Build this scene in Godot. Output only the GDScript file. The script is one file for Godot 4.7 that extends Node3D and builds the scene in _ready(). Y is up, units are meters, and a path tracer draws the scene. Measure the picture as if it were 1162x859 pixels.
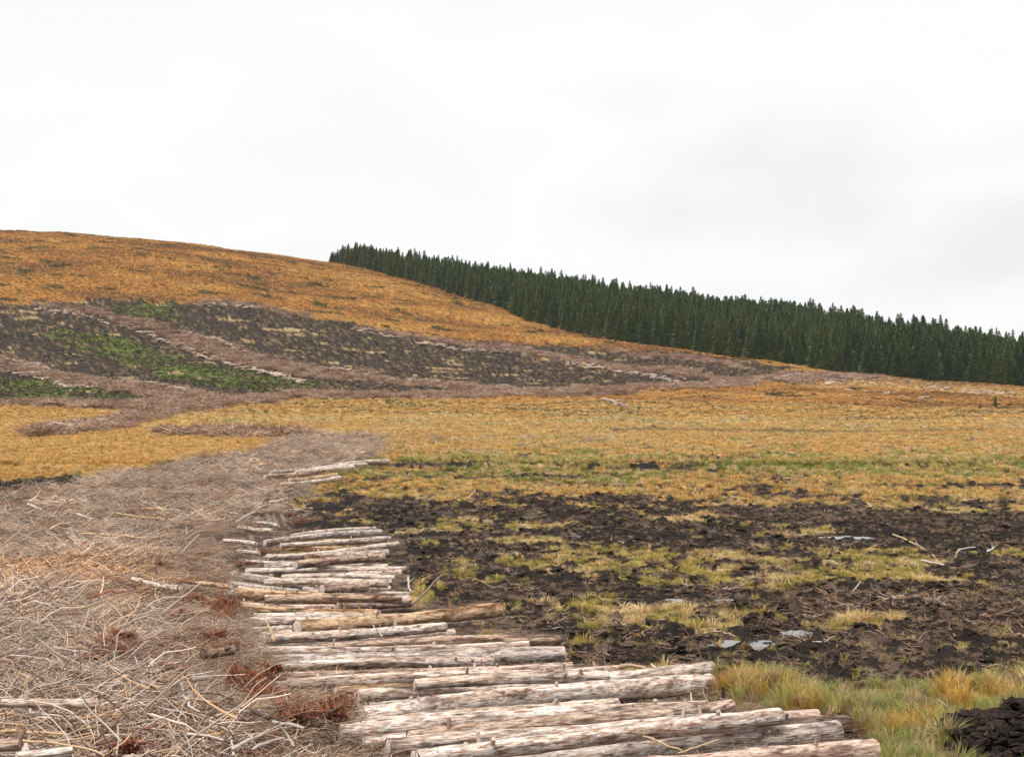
extends Node3D
# A felled forestry plot on a moor: a corduroy of logs beside a brash mat, wet peat, a hill and a spruce plantation.
# Depth d runs away from the camera (world z = -d). Pixel pairs below are directions in the photograph; distances come from the ground they touch.

const F := 1500.0          # focal length in photograph pixels
const CX := 581.0
const HORIZON := 450.0
const EYE := 3.4           # camera height over the flat bog

var rng := RandomNumberGenerator.new()
var nz := FastNoiseLite.new()     # smooth noise, frequency 1
var nf := FastNoiseLite.new()     # fractal noise, frequency 1
var nr := FastNoiseLite.new()     # ridged noise
var mats := {}
var used := {}
var polys := {}
var boxes := {}
var puddles := []
const ROWS_D := [60.0, 100.0, 150.0, 200.0, 250.0, 300.0, 350.0, 400.0, 450.0, 500.0, 560.0, 650.0, 900.0]
var hills := []            # one list of heights for every 200 px column from -600 to 1800
const PROFILE := [[0.0, 1.62], [5.0, 1.96], [8.65, 2.28], [10.6, 2.44], [13.55, 2.67], [18.0, 3.0], [23.0, 3.28], [32.0, 3.44], [64.0, 3.4], [160.0, 3.4]]

# ------------------------------------------------------------------ small helpers
func numbered(called: String) -> String:
	if not used.has(called):
		used[called] = 0
		return called
	used[called] += 1
	return "%s_%03d" % [called, used[called]]

func tag(o: Node, label: String, category: String, group := "", kind := "") -> void:
	if label: o.set_meta("label", label)
	if category: o.set_meta("category", category)
	if group: o.set_meta("group", group)
	if kind: o.set_meta("kind", kind)

func thing(called: String, at := Vector3.ZERO) -> Node3D:
	var o := Node3D.new()
	o.name = numbered(called)
	add_child(o)
	o.position = at
	return o

func part(called: String, mesh: Mesh, mat: Material, parent: Node) -> MeshInstance3D:
	var o := MeshInstance3D.new()
	o.name = called if parent != self else numbered(called)
	o.mesh = mesh
	o.material_override = mat
	parent.add_child(o, true)
	return o

class MB:
	var v := PackedVector3Array()
	var n := PackedVector3Array()
	var c := PackedColorArray()
	var i := PackedInt32Array()
	func tri(a: Vector3, b: Vector3, d: Vector3, col: Color) -> void:
		var k := v.size()
		v.append(a); v.append(b); v.append(d)
		c.append(col); c.append(col); c.append(col)
		i.append(k); i.append(k + 1); i.append(k + 2)
	func quad(a: Vector3, b: Vector3, e: Vector3, d: Vector3, col: Color) -> void:
		var k := v.size()
		v.append(a); v.append(b); v.append(e); v.append(d)
		for q in 4: c.append(col)
		for q in [0, 1, 2, 0, 2, 3]: i.append(k + q)
	func tube(p: Array, r: Array, sides: int, col: Color, cap := true) -> void:
		var k := v.size()
		var m := p.size()
		for a in m:
			var t: Vector3 = (p[mini(a + 1, m - 1)] - p[maxi(a - 1, 0)]).normalized()
			var up := Vector3.UP if absf(t.y) < 0.9 else Vector3.RIGHT
			var s := t.cross(up).normalized()
			var w := s.cross(t)
			for q in sides:
				var an := TAU * q / sides
				v.append(p[a] + (s * cos(an) + w * sin(an)) * r[a])
				c.append(col)
		for a in m - 1:
			for q in sides:
				var q2 := (q + 1) % sides
				var b0 := k + a * sides + q
				var b1 := k + a * sides + q2
				i.append_array(PackedInt32Array([b0, b1, b0 + sides, b1, b1 + sides, b0 + sides]))
		if cap:
			for e in [0, m - 1]:
				var o := v.size()
				v.append(p[e]); c.append(col)
				for q in sides:
					var x0: int = k + e * sides + q
					var x1: int = k + e * sides + (q + 1) % sides
					if e == 0: i.append_array(PackedInt32Array([o, x1, x0]))
					else: i.append_array(PackedInt32Array([o, x0, x1]))
	func smooth() -> void:
		n.resize(v.size())
		n.fill(Vector3.ZERO)
		for t in range(0, i.size(), 3):
			var a := i[t]
			var b := i[t + 1]
			var d := i[t + 2]
			var fn := (v[d] - v[a]).cross(v[b] - v[a])
			n[a] += fn; n[b] += fn; n[d] += fn
		for t in n.size(): n[t] = n[t].normalized()
	func mesh() -> ArrayMesh:
		var ar := []
		ar.resize(Mesh.ARRAY_MAX)
		ar[Mesh.ARRAY_VERTEX] = v
		if n.size(): ar[Mesh.ARRAY_NORMAL] = n
		if c.size(): ar[Mesh.ARRAY_COLOR] = c
		ar[Mesh.ARRAY_INDEX] = i
		var am := ArrayMesh.new()
		am.add_surface_from_arrays(Mesh.PRIMITIVE_TRIANGLES, ar)
		return am

func stuff(called: String, mesh: Mesh, mat: Material, xf: Array, cols: Array, label: String, category: String, parent: Node = null) -> void:
	if xf.is_empty(): return
	var mm := MultiMesh.new()
	mm.transform_format = MultiMesh.TRANSFORM_3D
	mm.use_colors = true
	mm.mesh = mesh
	mm.instance_count = xf.size()
	for k in xf.size():
		mm.set_instance_transform(k, xf[k])
		mm.set_instance_color(k, cols[k])
	var o := MultiMeshInstance3D.new()
	o.multimesh = mm
	o.material_override = mat
	if parent:
		o.name = called
		parent.add_child(o, true)
		o.set_meta("kind", "stuff")
	else:
		o.name = numbered(called)
		add_child(o)
		tag(o, label, category, "", "stuff")

func R(a: float, b: float) -> float:
	return rng.randf_range(a, b)

# ------------------------------------------------------------------ terrain
func profile(d: float) -> float:
	for k in range(1, PROFILE.size()):
		if d < PROFILE[k][0]:
			var a: Array = PROFILE[k - 1]
			var b: Array = PROFILE[k]
			var pre: Array = PROFILE[maxi(k - 2, 0)]
			var post: Array = PROFILE[mini(k + 1, PROFILE.size() - 1)]
			var w: float = (d - a[0]) / (b[0] - a[0])
			if k < 2 or k > PROFILE.size() - 2: return EYE - lerpf(a[1], b[1], w)
			return EYE - cubic_interpolate_in_time(a[1], b[1], pre[1], post[1], w, b[0] - a[0], pre[0] - a[0], post[0] - a[0])
	return 0.0

func column_height(c: int, d: float) -> float:
	var h: Array = hills[clampi(c, 0, hills.size() - 1)]
	var k := 0
	while k < ROWS_D.size() - 2 and d > ROWS_D[k + 1]: k += 1
	var t0: float = ROWS_D[k]
	var dt: float = ROWS_D[k + 1] - t0
	var w := clampf((d - t0) / dt, 0.0, 1.0)
	var kp := maxi(k - 1, 0)
	var kn := mini(k + 2, ROWS_D.size() - 1)
	if kp == k or kn == k + 1: return lerpf(h[k], h[k + 1], w)
	return cubic_interpolate_in_time(h[k], h[k + 1], h[kp], h[kn], w, dt, ROWS_D[kp] - t0, ROWS_D[kn] - t0)

func smooth_height(x: float, d: float) -> float:
	if d <= 62.0: return profile(d)
	var px := clampf(CX + F * x / d, -590.0, 1790.0)
	var f := (px + 600.0) / 200.0
	var c := int(floor(f))
	return cubic_interpolate(column_height(c, d), column_height(c + 1, d), column_height(c - 1, d), column_height(c + 2, d), f - c)

func bumps(x: float, d: float, cls: int) -> float:
	if d < 40.0 and inside("log_bed", Vector2(x, d)):
		return nf.get_noise_2d(x * 1.5, d * 1.5) * 0.05 - 0.03
	var h := 0.0
	if d > 70.0:
		h += nf.get_noise_2d(x * 0.035, d * 0.035) * 0.9 * smoothstep(70.0, 220.0, d) + nf.get_noise_2d(x * 0.3 + 40.0, d * 0.3) * 0.16
	match cls:
		0: h += nr.get_noise_2d(x * 0.22, d * 0.34) * 0.17 + nr.get_noise_2d(x * 0.9, d * 1.1) * 0.08 + nf.get_noise_2d(x * 2.6, d * 2.6) * 0.11 - 0.06
		4: h += nf.get_noise_2d(x * 0.4, d * 0.4) * 0.34 + nf.get_noise_2d(x * 2.2, d * 2.2) * 0.10 + 0.06
		8: h += 0.35 + nf.get_noise_2d(x * 0.45, d * 0.45) * 0.6
		5: h += nf.get_noise_2d(x * 0.7, d * 0.7) * 0.3
		_: h += nf.get_noise_2d(x * 0.9, d * 0.9) * 0.10 + 0.03
	return h

func ground(x: float, d: float) -> float:
	var cls := zone(x, d)
	var h := smooth_height(x, d) + bumps(x, d, cls)
	return in_puddles(x, d, h)

func in_puddles(x: float, d: float, h: float) -> float:
	if d < 14.0 or d > 60.0: return h
	for p in puddles:
		var e := Vector2((x - p.x) / p.rx, (d - p.d) / p.rz).length_squared()
		if e < 5.0: h = lerpf(minf(h, p.y - 0.05 + 0.06 * e + nf.get_noise_2d(x * 0.8, d * 0.5) * 0.035), h, smoothstep(1.2, 5.0, e))
	return h

func wet(x: float, d: float) -> bool:
	for p in puddles:
		if Vector2((x - p.x) / p.rx, (d - p.d) / p.rz).length_squared() < 1.5: return true
	return false

func world_at(px: float, py: float, lift := 0.0) -> Vector3:
	# where the line of sight through a pixel meets the smooth ground raised by lift
	var lo := 2.0
	var hi := 2.0
	var s := (py - HORIZON) / F
	while hi < 620.0:
		hi = lo + maxf(0.15, lo * 0.012)
		var x := (px - CX) / F * hi
		if EYE - s * hi <= smooth_height(x, hi) + lift: break
		lo = hi
	for k in 18:
		var m := (lo + hi) * 0.5
		if EYE - s * m <= smooth_height((px - CX) / F * m, m) + lift: hi = m
		else: lo = m
	return Vector3((px - CX) / F * hi, EYE - s * hi, -hi)

func at_depth(px: float, py: float, d: float) -> Vector3:
	return Vector3((px - CX) / F * d, EYE - (py - HORIZON) / F * d, -d)

func outline(called: String, pts: Array) -> void:
	var p := PackedVector2Array()
	var b := Rect2()
	for k in pts.size():
		var w := world_at(pts[k][0], pts[k][1])
		p.append(Vector2(w.x, -w.z))
		if k == 0: b = Rect2(p[0], Vector2.ZERO)
		else: b = b.expand(p[k])
	polys[called] = p
	boxes[called] = b

func band(called: String, pts: Array) -> void:
	# a strip on the hillside: points [x, y, half width in rows]
	var up := []
	var down := []
	for q in pts:
		up.append([q[0], q[1] - q[2] * 0.78])
		down.push_front([q[0], q[1] + q[2] * 0.78])
	outline(called, up + down)

func inside(called: String, p: Vector2) -> bool:
	return boxes[called].has_point(p) and Geometry2D.is_point_in_polygon(p, polys[called])

# what grows or lies at a spot: 0 peat, 1 orange grass, 2 green, 3 straw, 4 brash, 5 dark clear-fell, 6 hill grass, 7 rough clump, 8 hill brash, 9 olive grass
func zone(x: float, d: float) -> int:
	var wob := 0.25 + d * 0.006
	var n0 := nz.get_noise_2d(x * 0.31, d * 0.31)
	var n1 := nf.get_noise_2d(x * 1.1 + 9.0, d * 1.1)
	if d > 150.0:
		var fw := 0.016 * d
		var p := Vector2(x + nf.get_noise_2d(x * 0.16, d * 0.16) * fw * 1.3, d + nf.get_noise_2d(x * 0.16 + 70.0, d * 0.16) * fw * 1.3)
		for s in strips:
			if inside(s, p): return 8
		if inside("fell", p):
			for g in greens:
				if inside(g, p) and nf.get_noise_2d(x * 0.07, d * 0.2) + n1 * 0.4 > -0.10: return 2
			var t := nf.get_noise_2d(x * 0.06 + 31.0, d * 0.42) + n1 * 0.2
			if t > 0.44: return 3
			return 5
		if inside("pale_edge", p) and n1 > -0.1: return 3
		if d > 215.0:
			return 6
	var q := Vector2(x + n1 * wob, d + n0 * wob + nf.get_noise_2d(x * 0.8 + 20.0, d * 0.8) * wob * 0.8)
	if d < 150.0:
		if inside("left_peat", q): return 0
		if inside("road", q): return 4
		if inside("thin_line", q): return 8
		if inside("spoil", q): return 0
		if inside("clump", q): return 7
	if inside("spur", q): return 8
	if x < -10.0 and d > 50.0 and inside("left_grass", q): return 1
	if d > 95.0:
		if inside("far_track", Vector2(x, d + n0 * 0.8)) and n1 > -0.3: return 7
		var st := nf.get_noise_2d(x * 0.05, d * 0.13) + n1 * 0.25
		if n1 < -0.42: return 4
		return 1 if st > -0.12 else (3 if n1 > -0.05 else 9)
	# flat bog: broad belts across the view, broken up
	var s := d + n0 * d * 0.10 + nf.get_noise_2d(x * 0.11 + 60.0, d * 0.11) * d * 0.32
	var m := nf.get_noise_2d(x * 0.16 + 5.0, d * 0.11)
	var m2 := nf.get_noise_2d(x * 0.5 + 77.0, d * 0.36)
	if s > 72.0:
		if m2 < -0.34: return 0
		return 1 if m + m2 * 0.6 > -0.1 else (3 if m2 > -0.12 else 9)
	var ms := nf.get_noise_2d(x * 0.09 + 5.0, d * 0.22)
	if s > 56.0:
		if ms + n1 * 0.5 < -0.13: return 0
		if ms + n1 * 0.6 > 0.17: return 2
		return 9 if n1 > -0.1 else 3
	if s > 43.0:
		if ms + n1 * 0.6 < -0.10: return 0
		return 1 if n1 > -0.02 else (9 if n1 > -0.25 else 3)
	for g in patches:
		if inside(g, q) and n1 + m2 * 0.5 > -0.02: return 9 if m2 > -0.15 else 3
	if nf.get_noise_2d(x * 0.17 + 44.0, d * 0.30) + n1 * 0.45 > 0.40: return 9 if n1 > 0.2 else 3
	return 0

var strips := []
var greens := []
var patches := []

const PAL := [
	Color(0.038, 0.030, 0.026), Color(0.46, 0.27, 0.09), Color(0.13, 0.15, 0.04), Color(0.48, 0.34, 0.17), Color(0.105, 0.074, 0.058),
	Color(0.068, 0.051, 0.040), Color(0.42, 0.195, 0.05), Color(0.20, 0.135, 0.06), Color(0.17, 0.105, 0.075), Color(0.30, 0.235, 0.065)]

func ground_color(x: float, d: float, cls: int) -> Color:
	var c: Color = PAL[cls]
	var a := nf.get_noise_2d(x * 0.9 + 3.0, d * 0.9)
	var b := nf.get_noise_2d(x * 5.0, d * 5.0)
	var k := 1.0 + a * 0.5 + b * 0.45
	match cls:
		0:
			if a + b * 0.7 > 0.33: c = Color(0.12, 0.082, 0.06)
		6:
			var t := nf.get_noise_2d(x * 0.014, d * 0.034)
			c = c.lerp(Color(0.28, 0.14, 0.05), smoothstep(0.05, 0.4, t)).lerp(Color(0.50, 0.26, 0.07), smoothstep(0.0, 0.4, -t))
			if nf.get_noise_2d(x * 0.06 + 50.0, d * 0.12) > 0.36: c = Color(0.11, 0.085, 0.03)
		1:
			c = c.lerp(Color(0.52, 0.35, 0.13), clampf(a + 0.4, 0.0, 1.0))
		5:
			if b + a > 0.35: c = Color(0.16, 0.11, 0.06)
		4, 8:
			if b > 0.25: c = Color(0.30, 0.22, 0.17)
	return Color(c.r * k, c.g * k, c.b * k)

# ------------------------------------------------------------------ materials
func noise_tex(freq: float, lo: float, hi: float, octaves := 4, seed_ := 3) -> ImageTexture:
	var n := FastNoiseLite.new()
	n.seed = seed_
	n.noise_type = FastNoiseLite.TYPE_SIMPLEX_SMOOTH
	n.frequency = freq
	n.fractal_octaves = octaves
	var im := n.get_seamless_image(512, 512)
	var g := Image.create(512, 512, false, Image.FORMAT_RGB8)
	for yy in 512:
		for xx in 512:
			var t := lerpf(lo, hi, im.get_pixel(xx, yy).r)
			g.set_pixel(xx, yy, Color(t, t, t))
	return ImageTexture.create_from_image(g)

func fleck_tex() -> ImageTexture:
	# flakes of pinkish outer bark and thin dark cracks left on the paler inner bark
	var a := FastNoiseLite.new()
	a.seed = 21
	a.frequency = 0.022
	a.fractal_octaves = 5
	var b := FastNoiseLite.new()
	b.seed = 22
	b.frequency = 0.05
	b.fractal_octaves = 3
	var ia := a.get_seamless_image(512, 512)
	var ib := b.get_seamless_image(512, 512)
	var g := Image.create(512, 512, false, Image.FORMAT_RGB8)
	for yy in 512:
		for xx in 512:
			var t := ia.get_pixel(xx, yy).r
			var u := ib.get_pixel(xx, yy).r
			var c := Color(1, 1, 1).lerp(Color(0.87, 0.79, 0.75), smoothstep(0.48, 0.56, t))
			c = c.lerp(Color(0.68, 0.56, 0.49), smoothstep(0.62, 0.68, t))
			c = c.lerp(Color(0.42, 0.33, 0.29), 0.8 * smoothstep(0.66, 0.72, u))
			g.set_pixel(xx, yy, c * (0.93 + 0.12 * u))
	return ImageTexture.create_from_image(g)

func plain(called: String, rough: float, spec := 0.35) -> StandardMaterial3D:
	var m := StandardMaterial3D.new()
	m.resource_name = called
	m.vertex_color_use_as_albedo = true
	m.roughness = rough
	m.metallic_specular = spec
	m.cull_mode = BaseMaterial3D.CULL_DISABLED
	mats[called] = m
	return m

func make_materials() -> void:
	var grain := noise_tex(0.02, 0.70, 1.0, 5, 3)
	var rough := noise_tex(0.03, 0.45, 1.0, 4, 8)
	var flecks := fleck_tex()
	var g := plain("soil", 0.95, 0.16)
	g.albedo_texture = grain
	g.uv1_triplanar = true
	g.uv1_world_triplanar = true
	g.uv1_scale = Vector3(1.3, 1.3, 1.3)
	g.heightmap_enabled = true
	g.heightmap_texture = grain
	g.heightmap_scale = 5.0
	var b := plain("bark", 0.85, 0.3)
	b.albedo_texture = flecks
	b.uv1_triplanar = true
	b.uv1_scale = Vector3(0.6, 4.5, 4.5)
	b.heightmap_enabled = true
	b.heightmap_texture = rough
	b.heightmap_scale = 0.8
	var e := plain("end_grain", 0.8, 0.3)
	e.albedo_texture = flecks
	e.uv1_triplanar = true
	e.uv1_scale = Vector3(4, 4, 4)
	plain("twig", 0.85, 0.3)
	var gr := plain("grass", 0.75, 0.3)
	gr.backlight_enabled = true
	gr.backlight = Color(0.45, 0.45, 0.45)
	var nd := plain("needles", 0.8, 0.25)
	nd.backlight_enabled = true
	nd.backlight = Color(0.5, 0.5, 0.5)
	plain("clod", 0.85, 0.2)
	var w := StandardMaterial3D.new()
	w.albedo_color = Color(0.10, 0.095, 0.09).linear_to_srgb()
	w.roughness = 0.03
	w.metallic_specular = 0.7
	mats["water"] = w

# ------------------------------------------------------------------ ground sheet
func build_ground() -> void:
	var ds := []
	var d := 1.5
	while d < 900.0:
		ds.append(d)
		if d < 6.0: d *= 1.06
		elif d < 60.0: d *= 1.0068
		elif d < 130.0: d *= 1.010
		elif d < 520.0: d *= 1.008
		else: d *= 1.05
	var us := []
	for k in 13: us.append(-1.3 + k * 0.065)
	for k in 441: us.append(-0.44 + k * 0.002)
	for k in range(1, 14): us.append(0.44 + k * 0.065)
	var nu := us.size()
	var m := MB.new()
	m.v.resize(ds.size() * nu)
	m.c.resize(ds.size() * nu)
	var at := 0
	for dd: float in ds:
		for u: float in us:
			var x := u * dd
			var cls := zone(x, dd)
			var y := in_puddles(x, dd, smooth_height(x, dd) + bumps(x, dd, cls))
			m.v[at] = Vector3(x, y, -dd)
			m.c[at] = ground_color(x, dd, cls)
			at += 1
	m.i.resize((ds.size() - 1) * (nu - 1) * 6)
	at = 0
	for a in ds.size() - 1:
		for b in nu - 1:
			var k := a * nu + b
			m.i[at] = k; m.i[at + 1] = k + nu; m.i[at + 2] = k + 1
			m.i[at + 3] = k + 1; m.i[at + 4] = k + nu; m.i[at + 5] = k + nu + 1
			at += 6
	m.smooth()
	var o := part("ground", m.mesh(), mats.soil, self)
	tag(o, "boggy moor ground of peat and grass rising to a hill", "ground", "", "structure")

# ------------------------------------------------------------------ water
func build_puddle(px: float, py: float, w: float, h: float) -> void:
	var c := world_at(px, py)
	var d := -c.z
	var near := -world_at(px, py + h * 0.5).z
	var far := -world_at(px, py - h * 0.5).z
	puddles.append({"x": c.x, "d": d, "rx": w * 0.5 * d / F, "rz": maxf((far - near) * 0.5, 0.12), "y": c.y + 0.03})

func puddle_meshes() -> void:
	for p in puddles:
		var m := MB.new()
		m.v.append(Vector3.ZERO)
		var sd := R(0, 90)
		for k in 40:
			var a := TAU * k / 40
			var r := 1.5 + nz.get_noise_2d(cos(a) * 1.6 + sd, sin(a) * 1.6) * 0.5
			m.v.append(Vector3(cos(a) * p.rx * r, 0, sin(a) * p.rz * r))
			m.i.append_array(PackedInt32Array([0, 1 + k, 1 + (k + 1) % 40]))
		m.smooth()
		m.c.clear()
		var o := part("puddle", m.mesh(), mats.water, self)
		o.position = Vector3(p.x, p.y, -p.d)
		tag(o, "shallow puddle of rain water standing in the dark peat", "puddle", "puddles in the peat", "structure")

# ------------------------------------------------------------------ logs
const TONES := {
	"grey": [Color(0.36, 0.31, 0.28), Color(0.68, 0.63, 0.58)], "pink": [Color(0.38, 0.26, 0.215), Color(0.70, 0.57, 0.49)],
	"pale": [Color(0.50, 0.40, 0.33), Color(0.82, 0.75, 0.68)], "orange": [Color(0.28, 0.155, 0.075), Color(0.66, 0.49, 0.32)],
	"dark": [Color(0.08, 0.062, 0.055), Color(0.20, 0.15, 0.12)], "brown": [Color(0.24, 0.155, 0.115), Color(0.58, 0.46, 0.37)]}
# x0, y0, x1, y1, thickness, tone, look (photograph pixels of the centre line; thickness at the middle)
const LOGS := [
	[640, 881, 993, 851, 27, "pink", "thick pinkish log with flaking bark at its sawn end"],
	[575, 862, 949, 828, 25, "grey", "smooth grey-barked log with a clean sawn end"],
	[800, 834, 963, 821, 22, "dark", "charcoal-dark log mostly hidden behind a smooth grey one"],
	[600, 840, 928, 813, 17, "pink", "pinkish log with torn bark"],
	[470, 860, 884, 812, 18, "pale", "pale log with a split, knobbly end"],
	[436, 851, 831, 801, 18, "pink", "pinkish log with one raised end"],
	[412, 842, 590, 832, 15, "pale", "pale peeled log poking out past its neighbours"],
	[464, 838, 760, 812, 14, "brown", "brown log with a pale sawn face"],
	[386, 831, 800, 803, 18, "pale", "long straw-tan log with dead needles on it"],
	[410, 813, 806, 776, 22, "pale", "thick pale log with a brown belly"],
	[405, 791, 808, 759, 16, "pale", "almost white debarked log"],
	[380, 784, 600, 769, 12, "orange", "orange-bellied half peeled log"],
	[312, 779, 700, 761, 13, "pink", "pink-barked log"],
	[314, 767, 650, 757, 12, "pink", "pink scaly log"],
	[308, 751, 640, 741, 18, "grey", "long grey log with a dark wet belly"],
	[288, 744, 450, 737, 10, "pale", "pale weathered log"],
	[310, 741, 635, 726, 12, "brown", "rusty brown log with a clean pale end"],
	[290, 735, 515, 719, 11, "grey", "grey log with moss along it"],
	[300, 729, 532, 704, 13, "grey", "grey log tilted across the row"],
	[296, 722, 352, 718, 11, "pink", "short pinkish log end"],
	[272, 706, 300, 706, 10, "dark", "stubby dark log end"],
	[283, 705, 430, 706, 10, "pale", "pale log with orange underside"],
	[337, 711, 566, 691, 16, "orange", "orange-brown log with thick crumbling bark"],
	[285, 715, 345, 713, 9, "grey", "short grey log"],
	[275, 690, 430, 697, 11, "orange", "yellowish peeled log"],
	[254, 685, 400, 690, 10, "pink", "pinkish log poking out into the brash"],
	[258, 673, 300, 675, 11, "grey", "grey log stub"],
	[268, 673, 410, 683, 12, "orange", "pale-topped log with an orange-brown belly"],
	[384, 687, 464, 682, 12, "pink", "plump pinkish log"],
	[345, 669, 466, 675, 7, "grey", "slender bowed grey log"],
	[263, 662, 395, 675, 9, "grey", "straight grey log"],
	[263, 652, 390, 667, 9, "grey", "knotty grey log"],
	[365, 668, 415, 664, 11, "brown", "short brown log with a round sawn end"],
	[405, 669, 443, 668, 7, "pale", "short pale log"],
	[395, 662, 444, 661, 7, "grey", "short grey log beside the bog"],
	[320, 655, 448, 656, 7, "pale", "pale weathered log"],
	[278, 648, 461, 646, 7, "pale", "long thin pale log"],
	[300, 643, 440, 643, 6, "grey", "thin silvery log"],
	[279, 637, 360, 639, 5, "pale", "thin pale pole"],
	[335, 641, 434, 632, 9, "brown", "dark brown log with a slanting cut"],
	[345, 630, 451, 617, 7, "pale", "pale straight log angled towards the bog"],
	[307, 624, 404, 622, 5, "orange", "thin orange pole"],
	[330, 614, 424, 613, 6, "orange", "thin orange-brown log"],
	[300, 616, 432, 604, 7, "grey", "grey log with tapering tip"],
	[270, 626, 294, 628, 4, "grey", "thin grey log end in the brash"],
	[255, 613, 291, 617, 4, "pale", "thin pale log end in the brash"],
	[270, 598, 308, 602, 4, "pale", "small pale log lying alone"],
	[288, 593, 316, 597, 4, "grey", "small grey log lying alone"],
	[318, 550, 384, 542, 5, "pale", "pale log at the front of the far heap"],
	[328, 545, 382, 539, 5, "orange", "orange log in the far heap"],
	[300, 541, 360, 535, 5, "brown", "brown log in the far heap"],
	[335, 536, 400, 530, 5, "pale", "pale log in the middle of the far heap"],
	[350, 533, 415, 527, 4, "pale", "bleached log in the far heap"],
	[370, 530, 440, 523, 4, "pale", "long bleached log at the back of the far heap"],
	[306, 537, 345, 533, 4, "grey", "grey log in the far heap"],
	[0, 797, 111, 798, 9, "pale", "freshly peeled pale log on the brash mat"],
	[-40, 846, 22, 845, 10, "brown", "brown log with a pale sawn face on the brash mat"],
	[18, 858, 80, 852, 8, "pale", "bare pale log among thin sticks on the brash mat"],
	[150, 657, 204, 667, 5, "pale", "pale log half sunk in the brash mat"],
	[204, 658, 262, 666, 4, "orange", "thin orange log in the brash mat"],
	[230, 742, 262, 737, 8, "dark", "short dark broken log in the brash mat"],
]

# more of the road's logs, seen in the gaps between those above
const FILLERS := [
	[395, 820, 700, 798, 14, "pale", "pale cream log in a gap"], [440, 847, 868, 815, 16, "pale", "cream log with a split top"], [520, 854, 850, 823, 14, "pink", "pinkish barked log"],
	[420, 803, 700, 781, 13, "grey", "silvery log"], [300, 758, 560, 751, 11, "pale", "cream log"], [325, 774, 640, 765, 12, "pale", "peeled cream log"], [295, 738, 600, 733, 11, "pale", "bleached log"],
	[300, 724, 505, 711, 11, "pale", "pale bent log"], [288, 699, 445, 701, 10, "pale", "cream log"], [300, 680, 456, 679, 9, "brown", "brown log"], [300, 660, 440, 662, 8, "pale", "thin cream log"],
	[300, 632, 440, 627, 7, "pale", "bleached pole"], [318, 619, 442, 611, 6, "pale", "pale pole"], [270, 668, 350, 676, 8, "pale", "short pale log"], [330, 608, 425, 600, 5, "pale", "thin cream pole"],
	[395, 652, 455, 650, 7, "pink", "short pinkish log"], [430, 830, 640, 818, 13, "orange", "orange peeled log"], [470, 777, 690, 768, 12, "pale", "cream log with torn bark"]]

func ordinal(n: int) -> String:
	if n <= 20: return NTH[n - 1]
	var tens: int = n / 10
	var names := ["", "", "twenty", "thirty", "forty", "fifty", "sixty", "seventy"]
	if n % 10 == 0: return ["", "", "", "thirtieth", "fortieth", "fiftieth", "sixtieth", "seventieth"][tens]
	return names[tens] + "-" + NTH[n % 10 - 1]

func seg_gap(a0: Vector3, a1: Vector3, b0: Vector3, b1: Vector3) -> float:
	var q := Geometry3D.get_closest_points_between_segments(a0, a1, b0, b1)
	return q[0].distance_to(q[1])

func log_mesh(length: float, r0: float, r1: float, tone: Array, sd: float, knots: Array) -> ArrayMesh:
	var m := MB.new()
	var rings := clampi(int(length / 0.035), 8, 96)
	var sides := 18
	var bow := nz.get_noise_1d(sd * 3.7) * 0.02 * length
	for a in rings + 1:
		var t := float(a) / rings
		var x := (t - 0.5) * length
		var r := lerpf(r0, r1, t) * (1.0 + nz.get_noise_2d(x * 1.4, sd) * 0.09)
		for q in sides:
			var an := TAU * q / sides
			var y := cos(an)
			var z := sin(an)
			# the log's own bark pattern, rolled to any side
			var roll_y := cos(an + sd * 2.3)
			var roll_z := sin(an + sd * 2.3)
			var peel := nf.get_noise_3d(x * 0.38 + sd, roll_y * 1.0, roll_z * 1.0 + sd) + nf.get_noise_3d(x * 1.7, roll_y * 2.6 + sd, roll_z * 2.6) * 0.45
			var w := smoothstep(-0.05, 0.05, peel + 0.17)
			var fine := nf.get_noise_3d(x * 3.2, roll_y * 5.5 + sd, roll_z * 5.5)
			var rr := r * (1.0 + (1.0 - w) * 0.055 + fine * 0.05 + nz.get_noise_3d(x * 4.0, y * 1.5, z * 1.5 + sd) * 0.05)
			m.v.append(Vector3(x, r0 + y * rr + bow * sin(t * PI), z * rr + nz.get_noise_2d(x * 0.9, sd + 40.0) * 0.03))
			var c: Color = tone[0].lerp(tone[1], w)
			var tan := smoothstep(0.12, 0.24, nf.get_noise_3d(x * 0.4 + sd + 17.0, roll_y * 0.9, roll_z * 0.9))
			if w > 0.3: c = c.lerp(Color(0.62, 0.45, 0.30), tan * 0.45)
			c = c * (1.0 + fine * 0.7)
			if fine < -0.26: c = c.lerp(Color(0.10, 0.065, 0.05), 0.6)
			m.c.append(c)
	for a in rings:
		for q in sides:
			var q2 := (q + 1) % sides
			var k := a * sides
			m.i.append_array(PackedInt32Array([k + q, k + sides + q, k + q2, k + q2, k + sides + q, k + sides + q2]))
	m.smooth()
	return m.mesh()

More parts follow.
